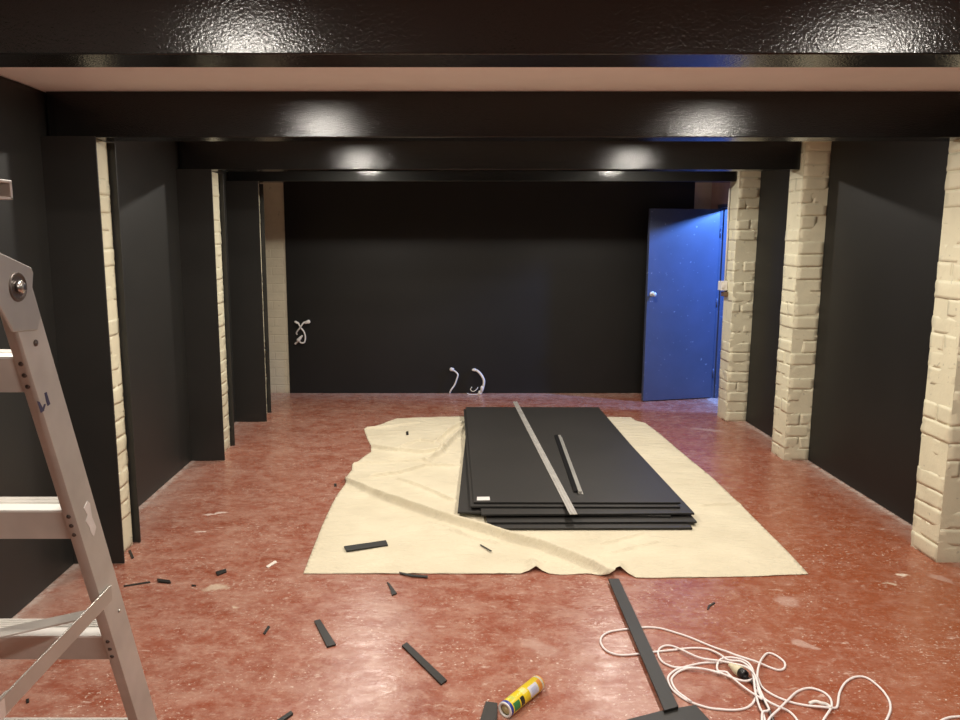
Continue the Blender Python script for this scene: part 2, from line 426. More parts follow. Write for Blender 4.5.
pl = {1: ('nearest', y1), 2: ('middle', y2), 3: ('farthest', y3)}
rl = {1: 'cream painted brick pillar nearest on the right, cut by the photo edge', 2: 'cream painted brick pillar on the right, middle of the three', 3: 'cream painted brick pillar on the right beside the blue door'}
ll = {1: 'cream painted brick pillar nearest on the left, only a jagged strip showing', 2: 'cream painted brick pillar on the left, middle of the three, a pale strip', 3: 'cream painted brick pillar farthest on the left, a hairline pale strip'}
for i in (1, 2, 3):
    y = pl[i][1]
    tag(pillar_mesh(xr, XR+PW, y, y+T, zc-.001, -1).build('brick_pillar', M['brick']), rl[i], 'pillar', 'brick pillars on the right')
    zt = zb-.002
    xi = {1: -1.649, 2: -1.667, 3: -1.640}[i]; TL = {1: .221, 2: .350, 3: .295}[i]
    tag(pillar_mesh(XL-PW+.006, xi, y, y+TL, zt, 1).build('brick_pillar', M['brick']), ll[i], 'pillar', 'brick pillars on the left')

# ------------------------------------------------------------------ black panels on walls and pillars
M['board_left_haze'] = simple('black_board_left_haze', (.0225, .0222, .0200), .48, bump_scale=260, bump_strength=.08, bump_dist=.0006, var=.1, var_scale=3)  # lighter copy of the black board, lens-flare haze painted into its colour
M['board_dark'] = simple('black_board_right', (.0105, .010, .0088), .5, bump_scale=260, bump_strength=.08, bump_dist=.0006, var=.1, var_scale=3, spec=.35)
def panel(x0, x1, ya, yb_, z0, z1, label, group):
    mb = MB(); mb.box(x0, x1, ya, yb_, z0, z1)
    return tag(mb.build('lining_board', M['board_dark' if x0 > 0 else 'board_left_haze'], bevel=.0012), label, 'panel', group)
GP = 'black panels on the pillar fronts'
nm = {1: 'nearest', 2: 'middle', 3: 'farthest'}
for i in (1, 2, 3):
    y = pl[i][1]
    xe = {1: -1.592, 2: -1.600, 3: -1.570}[i]
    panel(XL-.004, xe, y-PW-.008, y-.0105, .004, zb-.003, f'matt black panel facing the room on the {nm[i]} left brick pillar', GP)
    xs = {1: -1.617, 2: -1.637, 3: -1.609}[i]
    ys = {1: 3.705, 2: 5.522, 3: 6.592}[i]
    panel(XL, xs, ys, ys+.010, .004, zc-.004 if False else zb-.003, f'narrow black panel edge showing behind the {nm[i]} left brick pillar', 'black panels behind the left pillars')
GW = 'black panels on the side walls'
panel(XL-PW, XL, 2.1, y1-.0205, .004, zc-.004, 'black wall panel behind the aluminium ladder, left wall', GW)
panel(XL-PW, XL, 3.72, y2-.0205, .004, zc-.004, 'black wall panel between nearest and middle left brick pillars', GW)
panel(XL-PW, XL, 5.536, y3-.0205, .004, zc-.004, 'black wall panel between middle and farthest left brick pillars, nearly hidden', GW)
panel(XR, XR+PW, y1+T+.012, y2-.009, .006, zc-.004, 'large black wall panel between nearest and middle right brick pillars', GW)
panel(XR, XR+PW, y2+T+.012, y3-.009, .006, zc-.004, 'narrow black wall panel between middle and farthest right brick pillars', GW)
mb = MB(); mb.box(-1.617, 2.43, yb-PW, yb, .004, zc-.004)
tag(mb.build('lining_board', M['board_dark'], bevel=.0012), 'broad black panel covering the back wall beside the blue door', 'panel')

# ------------------------------------------------------------------ sheets of board
ZC = .006            # thickness of cloth under the boards
def rect_from(anchor, right, ang, z, w=1.2, ln=2.4):
    """board whose front corner stands at the anchor; right: it is the right one; ang: turn in degrees"""
    q = P(*anchor, z); a = math.radians(ang)
    dd = Vector((math.cos(a), math.sin(a), 0)); nn = Vector((-dd.y, dd.x, 0))
    c0 = q-dd*w if right else q
    return [c0, c0+dd*w, c0+dd*w+nn*ln, c0+nn*ln]
sh = [  # anchor pixel, right corner?, turn, label
    ((692.5, 527.6), True, .3, 1.10, 'lowest black board of the stack, resting on the cream cloth'),
    ((697, 521.5), True, .5, 1.165, 'black board second from the bottom of the stack'),
    ((457.5, 511.8), False, -3.0, 1.2, 'black board third from bottom, its left corner sticking out furthest'),
    ((694.5, 513), True, .9, 1.2, 'black board third from the top, sticking out at the right'),
    ((470.6, 506.2), False, -.25, 1.2, 'black board just under the top one, edge showing at the left'),
    ((473.8, 502), False, -.2, 1.193, 'topmost black board of the stack with a white sticker')]
tk = .0118; ztop = ZC+len(sh)*tk
sheet_polys = []
for k, (an, rt, ag, wd_, lab) in enumerate(sh):
    z0 = ZC+k*tk; q = rect_from(an, rt, ag, z0+tk, wd_)
    sheet_polys.append(q)
    e = empty('board_sheet', centre(q)+Vector((0, 0, z0)), lab, 'board', 'stacked black boards')
    mb = MB(); mb.prism(q, z0+.0003, z0+tk-.0003); mb.bm.normal_update()
    for f in mb.bm.faces: f.material_index = 0 if abs(f.normal.z) > .5 else 1
    o = mb.build('sheet', [M['board_sheet'], M['board_edge_shade']], e, bevel=.0012, origin=(0, 0, 0))
    if k == 5:
        mb = MB(); mb.prism([P(u, v, ztop) for u, v in ((477, 497), (489.5, 496.8), (490, 500.3), (476.8, 500.5))], ztop, ztop+.0012)
        s_ = mb.build('sticker', M['sticker'], e, origin=(0, 0, 0)); s_['label'] = 'white paper sticker'

# ------------------------------------------------------------------ drop cloth
out_px = [(303.5, 573), (312, 551), (325, 519), (336, 497), (346, 483), (344.5, 479), (352, 470), (352, 465), (358, 461), (371, 452), (371, 446), (367, 438), (364, 429), (375, 426), (397, 418.3),
          (430, 417), (463, 416.2), (520, 415.8), (609, 416.6), (631, 417), (636, 420.5), (645, 422.5), (660, 434), (680, 451), (714, 479), (741, 505), (760, 524), (785, 549), (808.5, 573.5),
          (790, 574), (760, 575.5), (700, 576.6), (650, 577.3), (636, 577), (628, 573.5), (620, 570.5), (615.5, 571), (615, 575), (609, 576.5), (600, 574.8), (592, 573.3), (586, 573), (560, 574), (549, 573), (542, 571), (536, 569.5), (529, 571.5), (520, 573.3), (480, 573.2), (420, 573)]
outline = [Vector(P(u, v+(1.3 if v > 565 else .6))[:2]) for u, v in out_px]
folds = [  # pixel polyline, height, half width on the camera side, half width behind
    ([(346, 482), (385, 500), (440, 519), (457, 524.5), (487, 533), (504, 539), (540, 549), (570, 560), (596, 571), (613, 578)], .050, .014, .032),
    ([(366, 447), (385, 450.5), (400, 452.5), (425, 454), (447, 451)], .034, .012, .026),
    ([(428, 461), (440, 455), (450, 443), (466, 427)], .040, .018, .024),
    ([(436, 443), (450, 431), (464, 423)], .030, .014, .02),
    ([(365, 429), (385, 428), (420, 423)], .016, .014, .02),
    ([(370, 478), (400, 474), (425, 467), (462, 467)], .026, .011, .02),
    ([(398, 480), (420, 487), (440, 496), (456, 503)], .020, .011, .02),
    ([(400, 447), (420, 441), (436, 444)], .020, .011, .018),
    ([(350, 465), (390, 463), (430, 462)], .018, .012, .02),
    ([(384, 459), (420, 461), (440, 466)], .014, .010, .02),
    ([(697, 507), (720, 506), (741, 505)], .016, .012, .02),
    ([(605, 555), (640, 547), (660, 543)], .012, .012, .02),
    ([(598, 546), (620, 540), (645, 534)], .012, .011, .02),
    ([(400, 530), (430, 527), (460, 534)], .011, .012, .02),
    ([(410, 545), (450, 541), (490, 548)], .010, .012, .02),
    ([(430, 523), (450, 529), (475, 540), (500, 545)], .012, .011, .02),
    ([(440, 560), (500, 558), (540, 566)], .010, .014, .02),
    ([(536, 575), (534, 569), (532, 563)], .022, .030, .030),
    ([(620, 576), (619, 571), (617, 566)], .024, .030, .030)]
fold_w = [([Vector(P(u, v)[:2]) for u, v in pl_], h, w, w2) for pl_, h, w, w2 in folds]
def seg_d(p_, a, b_):
    ab = b_-a; t = max(0, min(1, (p_-a).dot(ab)/ab.length_squared)); return (p_-a-ab*t).length, t
low = [Vector(v[:2]) for v in sheet_polys[0]]
def inside(p_, poly):
    r_ = False; n = len(poly)
    for i in range(n):
        a, b_ = poly[i], poly[(i+1) % n]
        if (a.y > p_.y) != (b_.y > p_.y) and p_.x < (b_.x-a.x)*(p_.y-a.y)/(b_.y-a.y)+a.x: r_ = not r_
    return r_
def poly_dist(p_, poly): return min(seg_d(p_, poly[i], poly[(i+1) % len(poly)])[0] for i in range(len(poly)))
polys2 = [[Vector(v[:2]) for v in q] for q in sheet_polys[:3]]
def cloth_h(p_):
    h = .0035+.0022*(mnoise.noise(Vector((p_.x*5, p_.y*7, 3)))+.3)+.0012*mnoise.noise(Vector((p_.x*16, p_.y*11, 1)))
    rdg = 1-abs(mnoise.noise(Vector((p_.x*3.2+p_.y*1.5, p_.y*7-p_.x*2, 5))))*2.2; h += .006*max(0, rdg-.55)*max(0, min(1, (1.25-p_.x)*1.2))
    for pl_, hh, w, w2 in fold_w:
        dm, tt, sg = 9., 0., 1
        for i_, (a, b_) in enumerate(zip(pl_, pl_[1:])):
            d_, t_ = seg_d(p_, a, b_)
            if d_ < dm:
                q_ = b_-a; dm = d_; tt = (i_+t_)/(len(pl_)-1); cr = q_.x*(p_.y-a.y)-q_.y*(p_.x-a.x)
                sg = cr if q_.x >= 0 else -cr
        ww = w if sg < 0 else w2
        if dm < 3.5*ww:
            h += hh*(.35+.65*min(1, 4*min(tt+.12, 1.12-tt)))*math.exp(-(dm/ww)**2)
    m_ = 9.
    for q in polys2[:2]:
        if inside(p_, q): return .0022
        m_ = min(m_, poly_dist(p_, q))
    if inside(p_, polys2[2]) or poly_dist(p_, polys2[2]) < .012: h = min(h, ZC+2*tk-.004)
    k = min(1, max(0, m_-.005)/.022); k = k*k*(3-2*k)
    h = .0022+(h-.0022)*k
    return max(h, .0015)
bnd = []
n = len(outline)
for i in range(n):
    a, b_ = outline[i], outline[(i+1) % n]; k = max(1, int((b_-a).length/.03))
    bnd += [a.lerp(b_, j/k) for j in range(k)]
edges = [(i, (i+1) % len(bnd)) for i in range(len(bnd))]
pts = list(bnd); st_ = .024
xs_ = [q.x for q in outline]; ys_ = [q.y for q in outline]
yy = min(ys_)
row = 0
while yy < max(ys_):
    xx = min(xs_)+(st_/2 if row % 2 else 0)
    while xx < max(xs_):
        q = Vector((xx+random.uniform(-.003, .003), yy+random.uniform(-.003, .003)))
        if inside(q, outline): pts.append(q)
        xx += st_
    yy += st_*.87; row += 1
fine_ = []
for pl_, hh, w, w2 in fold_w:
    if hh < .012: continue
    for a, b_ in zip(pl_, pl_[1:]):
        q_ = (b_-a); ln_ = q_.length; q_.normalize(); nn_ = Vector((-q_.y, q_.x))
        if q_.x < 0: nn_ = -nn_
        for k in range(int(ln_/.010)):
            for o_ in (-.030, -.020, -.012, -.006, 0, .007, .016, .027, .04):
                z_ = a+q_*(k*.010+random.uniform(-.002, .002))+nn_*o_
                if inside(z_, outline) and poly_dist(z_, outline) > .006: fine_.append(z_)
pts += fine_
res = delaunay_2d_cdt(pts, edges, [list(range(len(bnd)))], 1, 1e-5)
me = bpy.data.meshes.new('drop_cloth')
me.from_pydata([(v.x, v.y, cloth_h(v)) for v in res[0]], [], [list(f) for f in res[2]])
bmx = bmesh.new(); bmx.from_mesh(me); bmesh.ops.recalc_face_normals(bmx, faces=bmx.faces)
if sum(f.normal.z for f in bmx.faces) < 0: bmesh.ops.reverse_faces(bmx, faces=bmx.faces)
for f in bmx.faces: f.smooth = True
bmx.to_mesh(me); bmx.free()
me.materials.append(M['canvas'])
o = bpy.data.objects.new('drop_cloth', me); COL.objects.link(o)
md = o.modifiers.new('thick', 'SOLIDIFY'); md.thickness = .0012; md.offset = -1
tag(o, 'cream canvas drop cloth creased on the red floor under the boards', 'drop cloth')

# ------------------------------------------------------------------ straightedges on the boards
def bar_from(a_px, b_px, z, w, prof, name, label, cat, mat):
    a, b_ = P(*a_px, z), P(*b_px, z); dd = (b_-a); ln = dd.length; dd.normalize(); nn = Vector((dd.y, -dd.x, 0))
    mb = MB()
    pts3 = [a+nn*(x*w)+Vector((0, 0, zz_)) for x, zz_ in prof]
    mb.extrude(pts3, dd*ln)
    return tag(mb.build(name, mat, origin=(a+b_)/2, bevel=.0006), label, cat)
# long flat ruled edge overhanging the near and far edge of the stack
e0, e1 = (515.0, 402.0), (573.6, 514.6)
prof = [(-.5, 0), (.5, 0), (.5, .0035), (.28, .0035), (.24, .007), (.05, .007), (.01, .0035), (-.20, .0035), (-.24, .006), (-.46, .006), (-.5, .0035)]
bar_from(e0, e1, ztop+.0006, .043, prof, 'straightedge', 'long aluminium straightedge lying across the black boards, overhanging both ends', 'straightedge', M['alu_dull'])
A, B = P(558.5, 437.5, ztop), P(579.0, 494.5, ztop); dd = (B-A); LN = dd.length; dd.normalize(); nn = Vector((dd.y, -dd.x, 0))
if nn.x < 0: nn = -nn
e = empty('straightedge', (A+B)/2, 'short aluminium bar with a dark strip on the topmost black board', 'straightedge')
def strip(name, prof, mat, a, ln, lab=None):
    mb = MB(); mb.extrude([a+nn*x+Vector((0, 0, z_+.0006)) for x, z_ in prof], dd*ln); o = mb.build(name, mat, e, bevel=.0006, origin=(0, 0, 0))
    if lab: o['label'] = lab
strip('body', [(-.004, 0), (.016, 0), (.016, .020), (-.004, .020)], M['alu'], A, LN)
strip('flange', [(.0162, 0), (.026, 0), (.026, .004), (.0162, .004)], M['alu_dull'], A, LN)
strip('dark_strip', [(-.028, 0), (-.0042, 0), (-.0042, .016), (-.028, .010)], M['black_plastic'], A-dd*.03, LN+.0, 'dark strip along the bar')  # dark strip laid along the left of the bar
# ------------------------------------------------------------------ offcuts and floor litter
def scrap(px, z0, t, name, label, cat, mat, group=None, bev=.0008):
    q = [P(u, v, z0+t) for u, v in px]; c_ = centre(q)
    mb = MB(); mb.prism(q, z0, z0+t)
    return tag(mb.build(name, mat, origin=(c_.x, c_.y, z0), bevel=bev), label, cat, group)
GO = 'black board offcuts lying about'
def cz(u, v): 
    return cloth_h(Vector(P(u, v)[:2]))+.0012
S = lambda px, lab, z0=.0005, t=.006, nm_='board_offcut', mat=None: scrap(px, z0, t, nm_, lab, 'offcut', mat or M['board'], GO)
S([(344, 546), (386, 540), (388, 544.6), (346.5, 550.6)], 'slim black offcut lying on the cream cloth, left front', max(cz(344+k*4.2, 548.5-k*.62+j) for k in range(11) for j in (-3, -1, 1, 3)), .008)
S([(399, 571.6), (412, 574.2), (428, 575.4), (427.5, 577.2), (412, 576), (400, 573.4)], 'thin black sliver at the front edge of the cream cloth', .006, .003)
S([(386.8, 581.5), (389.5, 583), (397, 593), (391.8, 595), (390.3, 589)], 'small black wedge just in front of the cloth edge')
S([(314, 620.5), (320, 619), (336, 644), (327, 646.5)], 'stubby grey-black offcut left of the longer tilted offcut, mid floor', t=.007)
S([(401.8, 645), (407, 642), (447, 679.8), (441, 683.8)], 'longer tilted black offcut on the floor left of the sealant tube', t=.008)
S([(123.5, 585.2), (150, 581), (150.5, 582.6), (124, 586.6)], 'thread-thin black sliver beside the ladder rail', t=.002)
S([(157, 578.3), (170, 580), (171, 582.4), (158, 581.2)], 'small dark chunk at the right end of the thin sliver', t=.008)
S([(215.5, 571.5), (219, 570.5), (226, 568.5), (226.6, 571), (217.5, 574.6)], 'small bent black scrap above the beige paint patch', t=.008)
S([(268, 625.3), (270.2, 626.5), (265, 634), (263, 633)], 'tiny slanted black splinter left of the stubby offcut', t=.004)
S([(128.3, 550.2), (130.6, 549.5), (134, 557), (131.6, 558)], 'tiny black scrap at the foot of the nearest left pillar', t=.005)
S([(291, 710.3), (293.2, 713), (279, 723), (276.5, 720)], 'black scrap at the bottom photo edge left of centre', t=.008)
S([(25.8, 699), (29, 698), (29.3, 701), (26.4, 702.2)], 'tiny dark crumb on the floor behind the ladder rail', t=.006)
S([(707, 609), (708.3, 605), (714.3, 601.6), (715.2, 603), (710.5, 605.8), (708.4, 609.2)], 'curled black shaving on bare floor above the white cord', t=.004)
S([(406, 431.5), (408.3, 431), (408.6, 434.2), (406.2, 434.6)], 'tiny black fleck near the back left of the cream cloth', cz(407, 433), .005)
S([(479.8, 544.6), (481, 544.2), (492, 550.6), (491, 551.2)], 'fine dark splinter on the cloth in front of the boards', cz(486, 548), .003)
S([(334, 483.5), (336.5, 483.3), (336.7, 485.6), (334.2, 485.8)], 'dark crumb on the floor left of the cloth fold', t=.006)
S([(191.5, 584.3), (196, 584.8), (196, 585.8), (192, 585.6)], 'minute dark chip left of the beige paint patch', t=.004)
scrap([(266, 566), (275, 560.3), (277.2, 561.8), (268, 567.3)], .0005, .004, 'paint_flake', 'white flake on the floor left of the cloth front corner', 'flake', M['chip_white'])
# long strip and the two board corners in front
scrap([(608.3, 578.6), (618.8, 578.4), (678.5, 706.3), (664.5, 710.2)], .0115, .010, 'board_offcut', 'long narrow black strip lying over the white cord', 'offcut', M['board'], GO)
scrap([(626, 719.6), (664, 709.9), (695.5, 704.6), (735, 747), (655, 770)], .0005, .0105, 'board_offcut', 'broad black board corner at bottom edge under the long strip', 'offcut', M['board'], GO)
scrap([(485.8, 701), (497.5, 702.7), (496, 745), (474, 740)], .0005, .010, 'board_offcut', 'black board corner poking out beside the sealant tube end', 'offcut', M['board_sheet'], GO)

# ------------------------------------------------------------------ sealant cartridge
r_ = .0272
A, B = P(504.6, 710.3, r_), P(540.5, 681.0, r_)
ax = (B-A).normalized(); LN = (B-A).length
e = empty('sealant_tube', (A+B)/2-Vector((0, 0, r_)), 'yellow printed sealant cartridge with navy ring lying on the floor', 'cartridge')
side = Vector((-ax.y, ax.x, 0))
mt = Matrix((side, Vector((0, 0, 1)), ax)).transposed()
# x axis of the tube's own frame looks to the camera's right, y up
q_ = mt.to_quaternion()
def tube_part(name, prof, mat, label=None, cap=True):
    mb = MB(); mb.lathe(prof, 28, None, cap)
    o = mb.build(name, mat, recalc=True); o.parent = e; o.rotation_mode = 'QUATERNION'; o.rotation_quaternion = q_
    o.location = A-e.location
    if label: o['label'] = label
    return o
k = LN/.215
tube_part('cartridge_body', [(.0005, .012), (r_-.001, .012), (r_-.0005, .013), (r_-.0005, .200*k), (.0005, .200*k)], M['cartridge'])
tube_part('end_ring', [(r_-.006, .003), (r_-.0008, .003), (r_, .005), (r_, .016), (r_-.0008, .018), (r_-.006, .018)], M['blue_ring'], 'navy end ring', False)
tube_part('rim', [(r_-.008, .006), (r_-.008, 0), (r_-.001, 0), (r_-.0002, .002), (r_-.0002, .0045), (r_-.004, .0045)], M['white_plastic'], 'white rim', False)
tube_part('plunger', [(.0005, .003), (.005, .003), (.006, .007), (.011, .008), (r_-.0075, .008), (r_-.0075, .0115), (.0005, .0115)], M['plunger'], 'tan plunger')
tube_part('shoulder', [(.0005, .200*k), (r_-.001, .200*k), (r_-.0015, .204*k), (.012, .211*k), (.008, .212*k), (.008, .222*k), (.0005, .222*k)], M['orange'], 'orange shoulder')

# ------------------------------------------------------------------ extension cord
def pxpath(lst, z=.0042): return [tuple(P(q[0], q[1], q[2] if len(q) > 2 else z)) for q in lst]
zA, zB_ = .0042, .0125
c1 = [(736, 668, .018), (728, 661, .010), (720, 662.5, zA), (707, 662.7, zA), (697, 664, zA), (683, 667.5, zA), (674, 671, zA), (668, 677.5, zA), (670, 686, zA), (676, 693, zA), (688, 701, zA), (707, 707.5, zA), (722, 709.5, zA), (735, 710, zA), (746, 708, zA), (753, 703, zA), (756, 695, zA), (755.5, 686, .006), (754, 676, zB_), (752, 668, zB_),
      (747, 662, zB_), (738, 658.5, zB_), (727, 657.5, zB_), (720, 660, zB_), (717, 666, zB_), (718.5, 671, zB_), (726, 672, zB_), (731, 676.5, zB_), (741, 685, zB_), (752, 693, zB_), (759, 697, .018), (762, 699, .018), (760, 694, .018), (757.5, 686, .018), (757.2, 677, .018), (758.5, 667, .018), (762, 658.5, zB_), (768, 653.2, zA), (776, 655.5, zA), (784.5, 662.5, zA), (784, 668.5, zA), (778, 670, zA), (770, 667.5, zA), (763, 664.5, .010), (757, 662, .018), (748, 659, .018),
      (737, 655.5, .018), (725, 651, .012), (713, 647, zA), (690, 637.5, zA), (676, 632.8, zA), (660, 628.3, zA), (647, 627.3, zA), (630, 628.7, zA), (611, 631.5, zA), (602.5, 636, zA), (600.8, 643, zA), (607, 651, zA), (620, 655, zA), (640, 653.8, zA), (655, 651.9, zA), (673, 650, zA), (693, 648, zA), (708, 649.3, zA), (720, 654.5, zB_), (728, 660, .020), (741, 661.5, .024), (750, 668, .024), (753.5, 677, .024), (755, 690, .018), (757, 699, zB_), (760, 708, zB_), (764, 716, zA), (766, 730, zA)]
c2 = [(762, 735, zA), (762, 722, zA), (762.5, 712.5, zB_), (767, 711, zB_), (769, 709, zB_), (766, 703, zB_), (760, 690, .020), (757, 681, .026), (753.5, 673, .031), (746, 667, .031), (735, 664, .026), (720, 661, .018), (705, 659, zB_), (695, 656, zB_), (682, 650, zB_), (672, 646, zA), (664, 646, zA), (659, 649.5, zA), (658.3, 655, zA), (662, 661.5, zA), (669, 665.5, zA), (677, 667.5, zA), (697, 668, zB_), (717, 672, .012), (733, 678, .012), (744, 681, zB_), (752, 679.5, .010), (757, 676, zA), (762, 687, zA), (773, 695, zA), (790, 702, zA), (807, 705.6, zA), (825, 707.2, zB_), (834, 708.2, zA), (837.5, 705.5, zA), (839.5, 693, zA), (845.5, 682.5, zA), (855.5, 677, zA), (867, 678, zA), (880, 687.8, zA), (888.5, 699, zA), (890.5, 709, zA), (887, 719, zA), (880, 732, zA), (900, 748, zA), (930, 728, zA), (946, 718.5, zA), (962, 716.5, zA), (985, 716, zA)]
c3 = [(765, 728, zA), (770, 717.8, zB_), (778, 710, zB_), (788, 700, zB_), (798, 691.2, zA), (810, 688.2, zA), (823, 692, zA), (830.5, 699, zA), (831.5, 707, .006), (828, 713, zB_), (823, 721, zA), (818, 735, zA)]
c4 = [(756, 690, .012), (766, 700, zB_), (777, 706, .018), (789, 711.5, zA), (797, 720, zA), (802, 732, zA)]
e = empty('extension_cord', P(745, 690), 'tangled white extension cord on the floor at lower right', 'cord')
mb = MB()
c5 = [(720, 673.5, zB_), (706, 669.5, .012), (690, 668, zB_), (679, 671.5, zA), (672, 678, zA), (672.5, 684, zA), (677, 691, zA), (684, 696.5, zA), (691, 701.5, .012)]
for c_ in (c1, c2, c3, c4, c5): mb.tube(smooth_path(pxpath(c_), 5), .0041, 8)
mb.build('cord', M['cable'], e, origin=(0, 0, 0))
# socket: cream cone, black mouth
A, B = P(729.5, 664.5, .020), P(745.5, 675.5, .020)
ax = (B-A).normalized(); side = Vector((ax.y, -ax.x, 0)); up = Vector((0, 0, 1)); LN = (B-A).length
mt = Matrix((side, up, ax)).transposed().to_4x4(); mt.translation = A
k = LN/.078
mb = MB(); mb.lathe([(.004, 0), (.008, .001), (.010, .012), (.0165, .030), (.0185, .036), (.0190, .052*k), (.0180, .054*k), (.0005, .054*k)], 20, mt)
so = mb.build('socket_body', M['socket_cream'], e, origin=(0, 0, 0), recalc=True); so['label'] = 'cream flared connector body'
mb = MB(); mb.lathe([(.0005, .054*k), (.0172, .054*k), (.0175, .072*k), (.016, .078*k), (.012, .078*k), (.012, .066*k), (.0005, .066*k)], 20, mt)
so = mb.build('socket_mouth', M['black_plastic'], e, origin=(0, 0, 0), recalc=True); so['label'] = 'black connector mouth'
mb = MB(); mb.tube(pxpath([(748, 678, .010), (753, 683, .008), (762, 697, .008), (770, 712, .008), (776, 728, .008)]), .0055, 8)
so = mb.build('flat_lead', M['steel'], e, origin=(0, 0, 0)); so['label'] = 'dark grey lead'

mb = MB(); mb.tube(smooth_path(pxpath([(809, 703.5, .008), (815, 701.5, .016), (821, 703, .018), (827, 704.5, .014), (831, 708, .010)]), 4), .0055, 8, radii=None)
so = mb.build('cable_tie', M['white_plastic'], e, origin=(0, 0, 0)); so['label'] = 'white tie around the cord'
# ------------------------------------------------------------------ loose wall wires
yw = yb-PW
def wire(name, label, strands, blobs, base):
    e = empty(name, base, label, 'cable', 'loose white cables at the back wall')
    mb = MB()
    for s_, r in strands:
        pts_ = [tuple(PY(u, v, yw-max(dy, r-.003))) for u, v, dy in s_]
        mb.tube(smooth_path(pts_, 6), r, 8)
    mb.build('wire', M['white_plastic'], e, origin=(0, 0, 0))
    for nm_, a, b_, ra, rb in blobs:
        mb = MB(); a3, b3 = PY(a[0], a[1], yw-max(a[2], ra+.006)), PY(b_[0], b_[1], yw-max(b_[2], rb+.006))
        mb.tube([a3, a3.lerp(b3, .25), a3.lerp(b3, .8), b3], .01, 10, radii=[ra*.6, ra, rb, rb*.7])
        mb.build(nm_, M['white_plastic'], e, origin=(0, 0, 0))
    return e
q = PY(300, 330, yw)
wire('loose_cable', 'pair of crossed white cables sticking out of the back wall, left end, mid height',
     [([(297, 334.5, .0), (296.5, 332.5, .02), (300.5, 327, .05), (303.5, 322.8, .05), (306, 322, .04)], .008),
      ([(298, 322.5, .03), (299.5, 325.5, .045), (301, 328, .03), (304, 332, .03), (305.3, 337, .03), (304.5, 342, .03), (302, 343, .03), (299.5, 341.8, .02), (298, 340, .0)], .008),
      ([(302.3, 335.5, .03), (300.5, 338, .03), (298, 341, .02), (295, 344, .01)], .010)],
     [('cable_end', (294.5, 321.3, .03), (298.2, 323.5, .035), .012, .012), ('cable_end', (304.5, 323, .04), (310, 321.2, .04), .016, .020), ('cable_end', (302.3, 335.5, .03), (297.5, 341.3, .025), .012, .022)], (q.x, yw, q.z))
q = PY(452, 380, yw)
wire('loose_cable', 'thin bent white cable at the foot of the back wall, left of the thicker one',
     [([(451.5, 369.5, .0), (454.5, 371, .03), (457.8, 374.3, .05), (456.8, 379, .05), (454.5, 385, .05), (451, 390, .05), (449.6, 393.5, .03)], .0085)],
     [('cable_end', (449.8, 369, .02), (454, 370, .03), .020, .018)], (q.x, yw, q.z))
q = PY(480, 380, yw)
wire('loose_cable', 'thick curved white cable with taped end at the foot of the back wall',
     [([(474, 369.5, .0), (477.5, 371, .04), (481, 374.5, .06), (483.8, 380, .07), (483.6, 385, .07), (482, 390, .06), (480.5, 393.8, .05)], .013),
      ([(480, 394, .05), (474, 394.6, .06), (469, 394.2, .06), (467, 393.2, .05)], .004),
      ([(472, 387, .01), (470.5, 389.5, .03), (473, 391.5, .03), (476.5, 389.5, .02), (478, 387, .01)], .004)],
     [('cable_end', (472, 369.8, .02), (476, 370, .03), .014, .016), ('cable_end', (482.5, 386, .07), (481.6, 392, .06), .020, .014), ('cable_end', (480.2, 390.5, .05), (479.7, 394.3, .045), .018, .022)], (q.x, yw, q.z))

# light switch with its lead on the farthest right pillar
q = PX(725.2, 286.5, 2.395)
e = empty('light_switch', (xr-.004, q.y, q.z), 'small white switch box on the pillar beside the blue door', 'switch')
yq = y3+T-.055; zq = q.z
mb = MB(); mb.box(xr-.058, xr-.002, yq-.03, yq+.05, zq-.035, zq+.045); mb.build('switch_box', M['white_plastic'], e, bevel=.004, origin=(0, 0, 0))
mb = MB(); mb.box(xr-.0585, xr-.03, yq-.036, yq-.030, zq-.012, zq+.018); o = mb.build('rocker', M['sticker'], e, bevel=.002, origin=(0, 0, 0))
mb = MB(); mb.box(xr-.036, xr-.002, yq-.05, yq+.03, zq-.085, zq-.045); o = mb.build('bracket', M['brown'], e, bevel=.003, origin=(0, 0, 0)); o['label'] = 'brown block under the box'
mb = MB(); mb.tube([(xr-.014, yq+.01, zq+.045), (xr-.013, yq+.012, 1.6), (xr-.014, yq+.02, 1.85), (xr-.012, yq+.02, 2.0)], .007, 8); o = mb.build('conduit', M['white_plastic'], e, origin=(0, 0, 0))

# ------------------------------------------------------------------ step ladder
LX, LXL = -.675, -1.075        # outer faces of the right and left rail (far section)
y0_, z0_, kk = 1.13, 1.525, 1/3.
def ry(z): return y0_+(z0_-z)*kk        # front edge of the rail at height z
lad = empty('step_ladder', (-.87, 1.2, 0), 'aluminium step ladder standing at the left edge of the photo', 'ladder')
def lp(mb, name, mat, bevel=0., parent=None):
    o = mb.build(name, mat, None, bevel=bevel)
    p_ = parent or lad; o.parent = p_
    o.location = -Vector(lad.location) if p_ is lad else (0, 0, 0)
    return o
zt_, zbm = 1.535, .03
def FL_(z): return .0155*(1.5-z)        # the rails spread a little towards the floor
def rail(xo, sgn, yfun, dep, ztp, name='rail'):
    """C channel: web at xo (outer face), flanges turned inwards (sgn = -1: inwards is -x)"""
    mb = MB(); t = .003; fl = .021
    prof = [(xo, 0), (xo, dep), (xo+sgn*fl, dep), (xo+sgn*fl, dep-t), (xo+sgn*t, dep-t), (xo+sgn*t, t), (xo+sgn*fl, t), (xo+sgn*fl, 0)]
    lo = [Vector((x, yfun(zbm)+o_, zbm)) for x, o_ in prof]
    vec = Vector((0, yfun(ztp)-yfun(zbm), ztp-zbm))
    mb.extrude(lo, vec)
    return lp(mb, name, M['alu_dull'], .0008)
R1 = rail(LX, -1, ry, .074, zt_)
for v in R1.data.vertices: v.co.x += FL_(v.co.z)
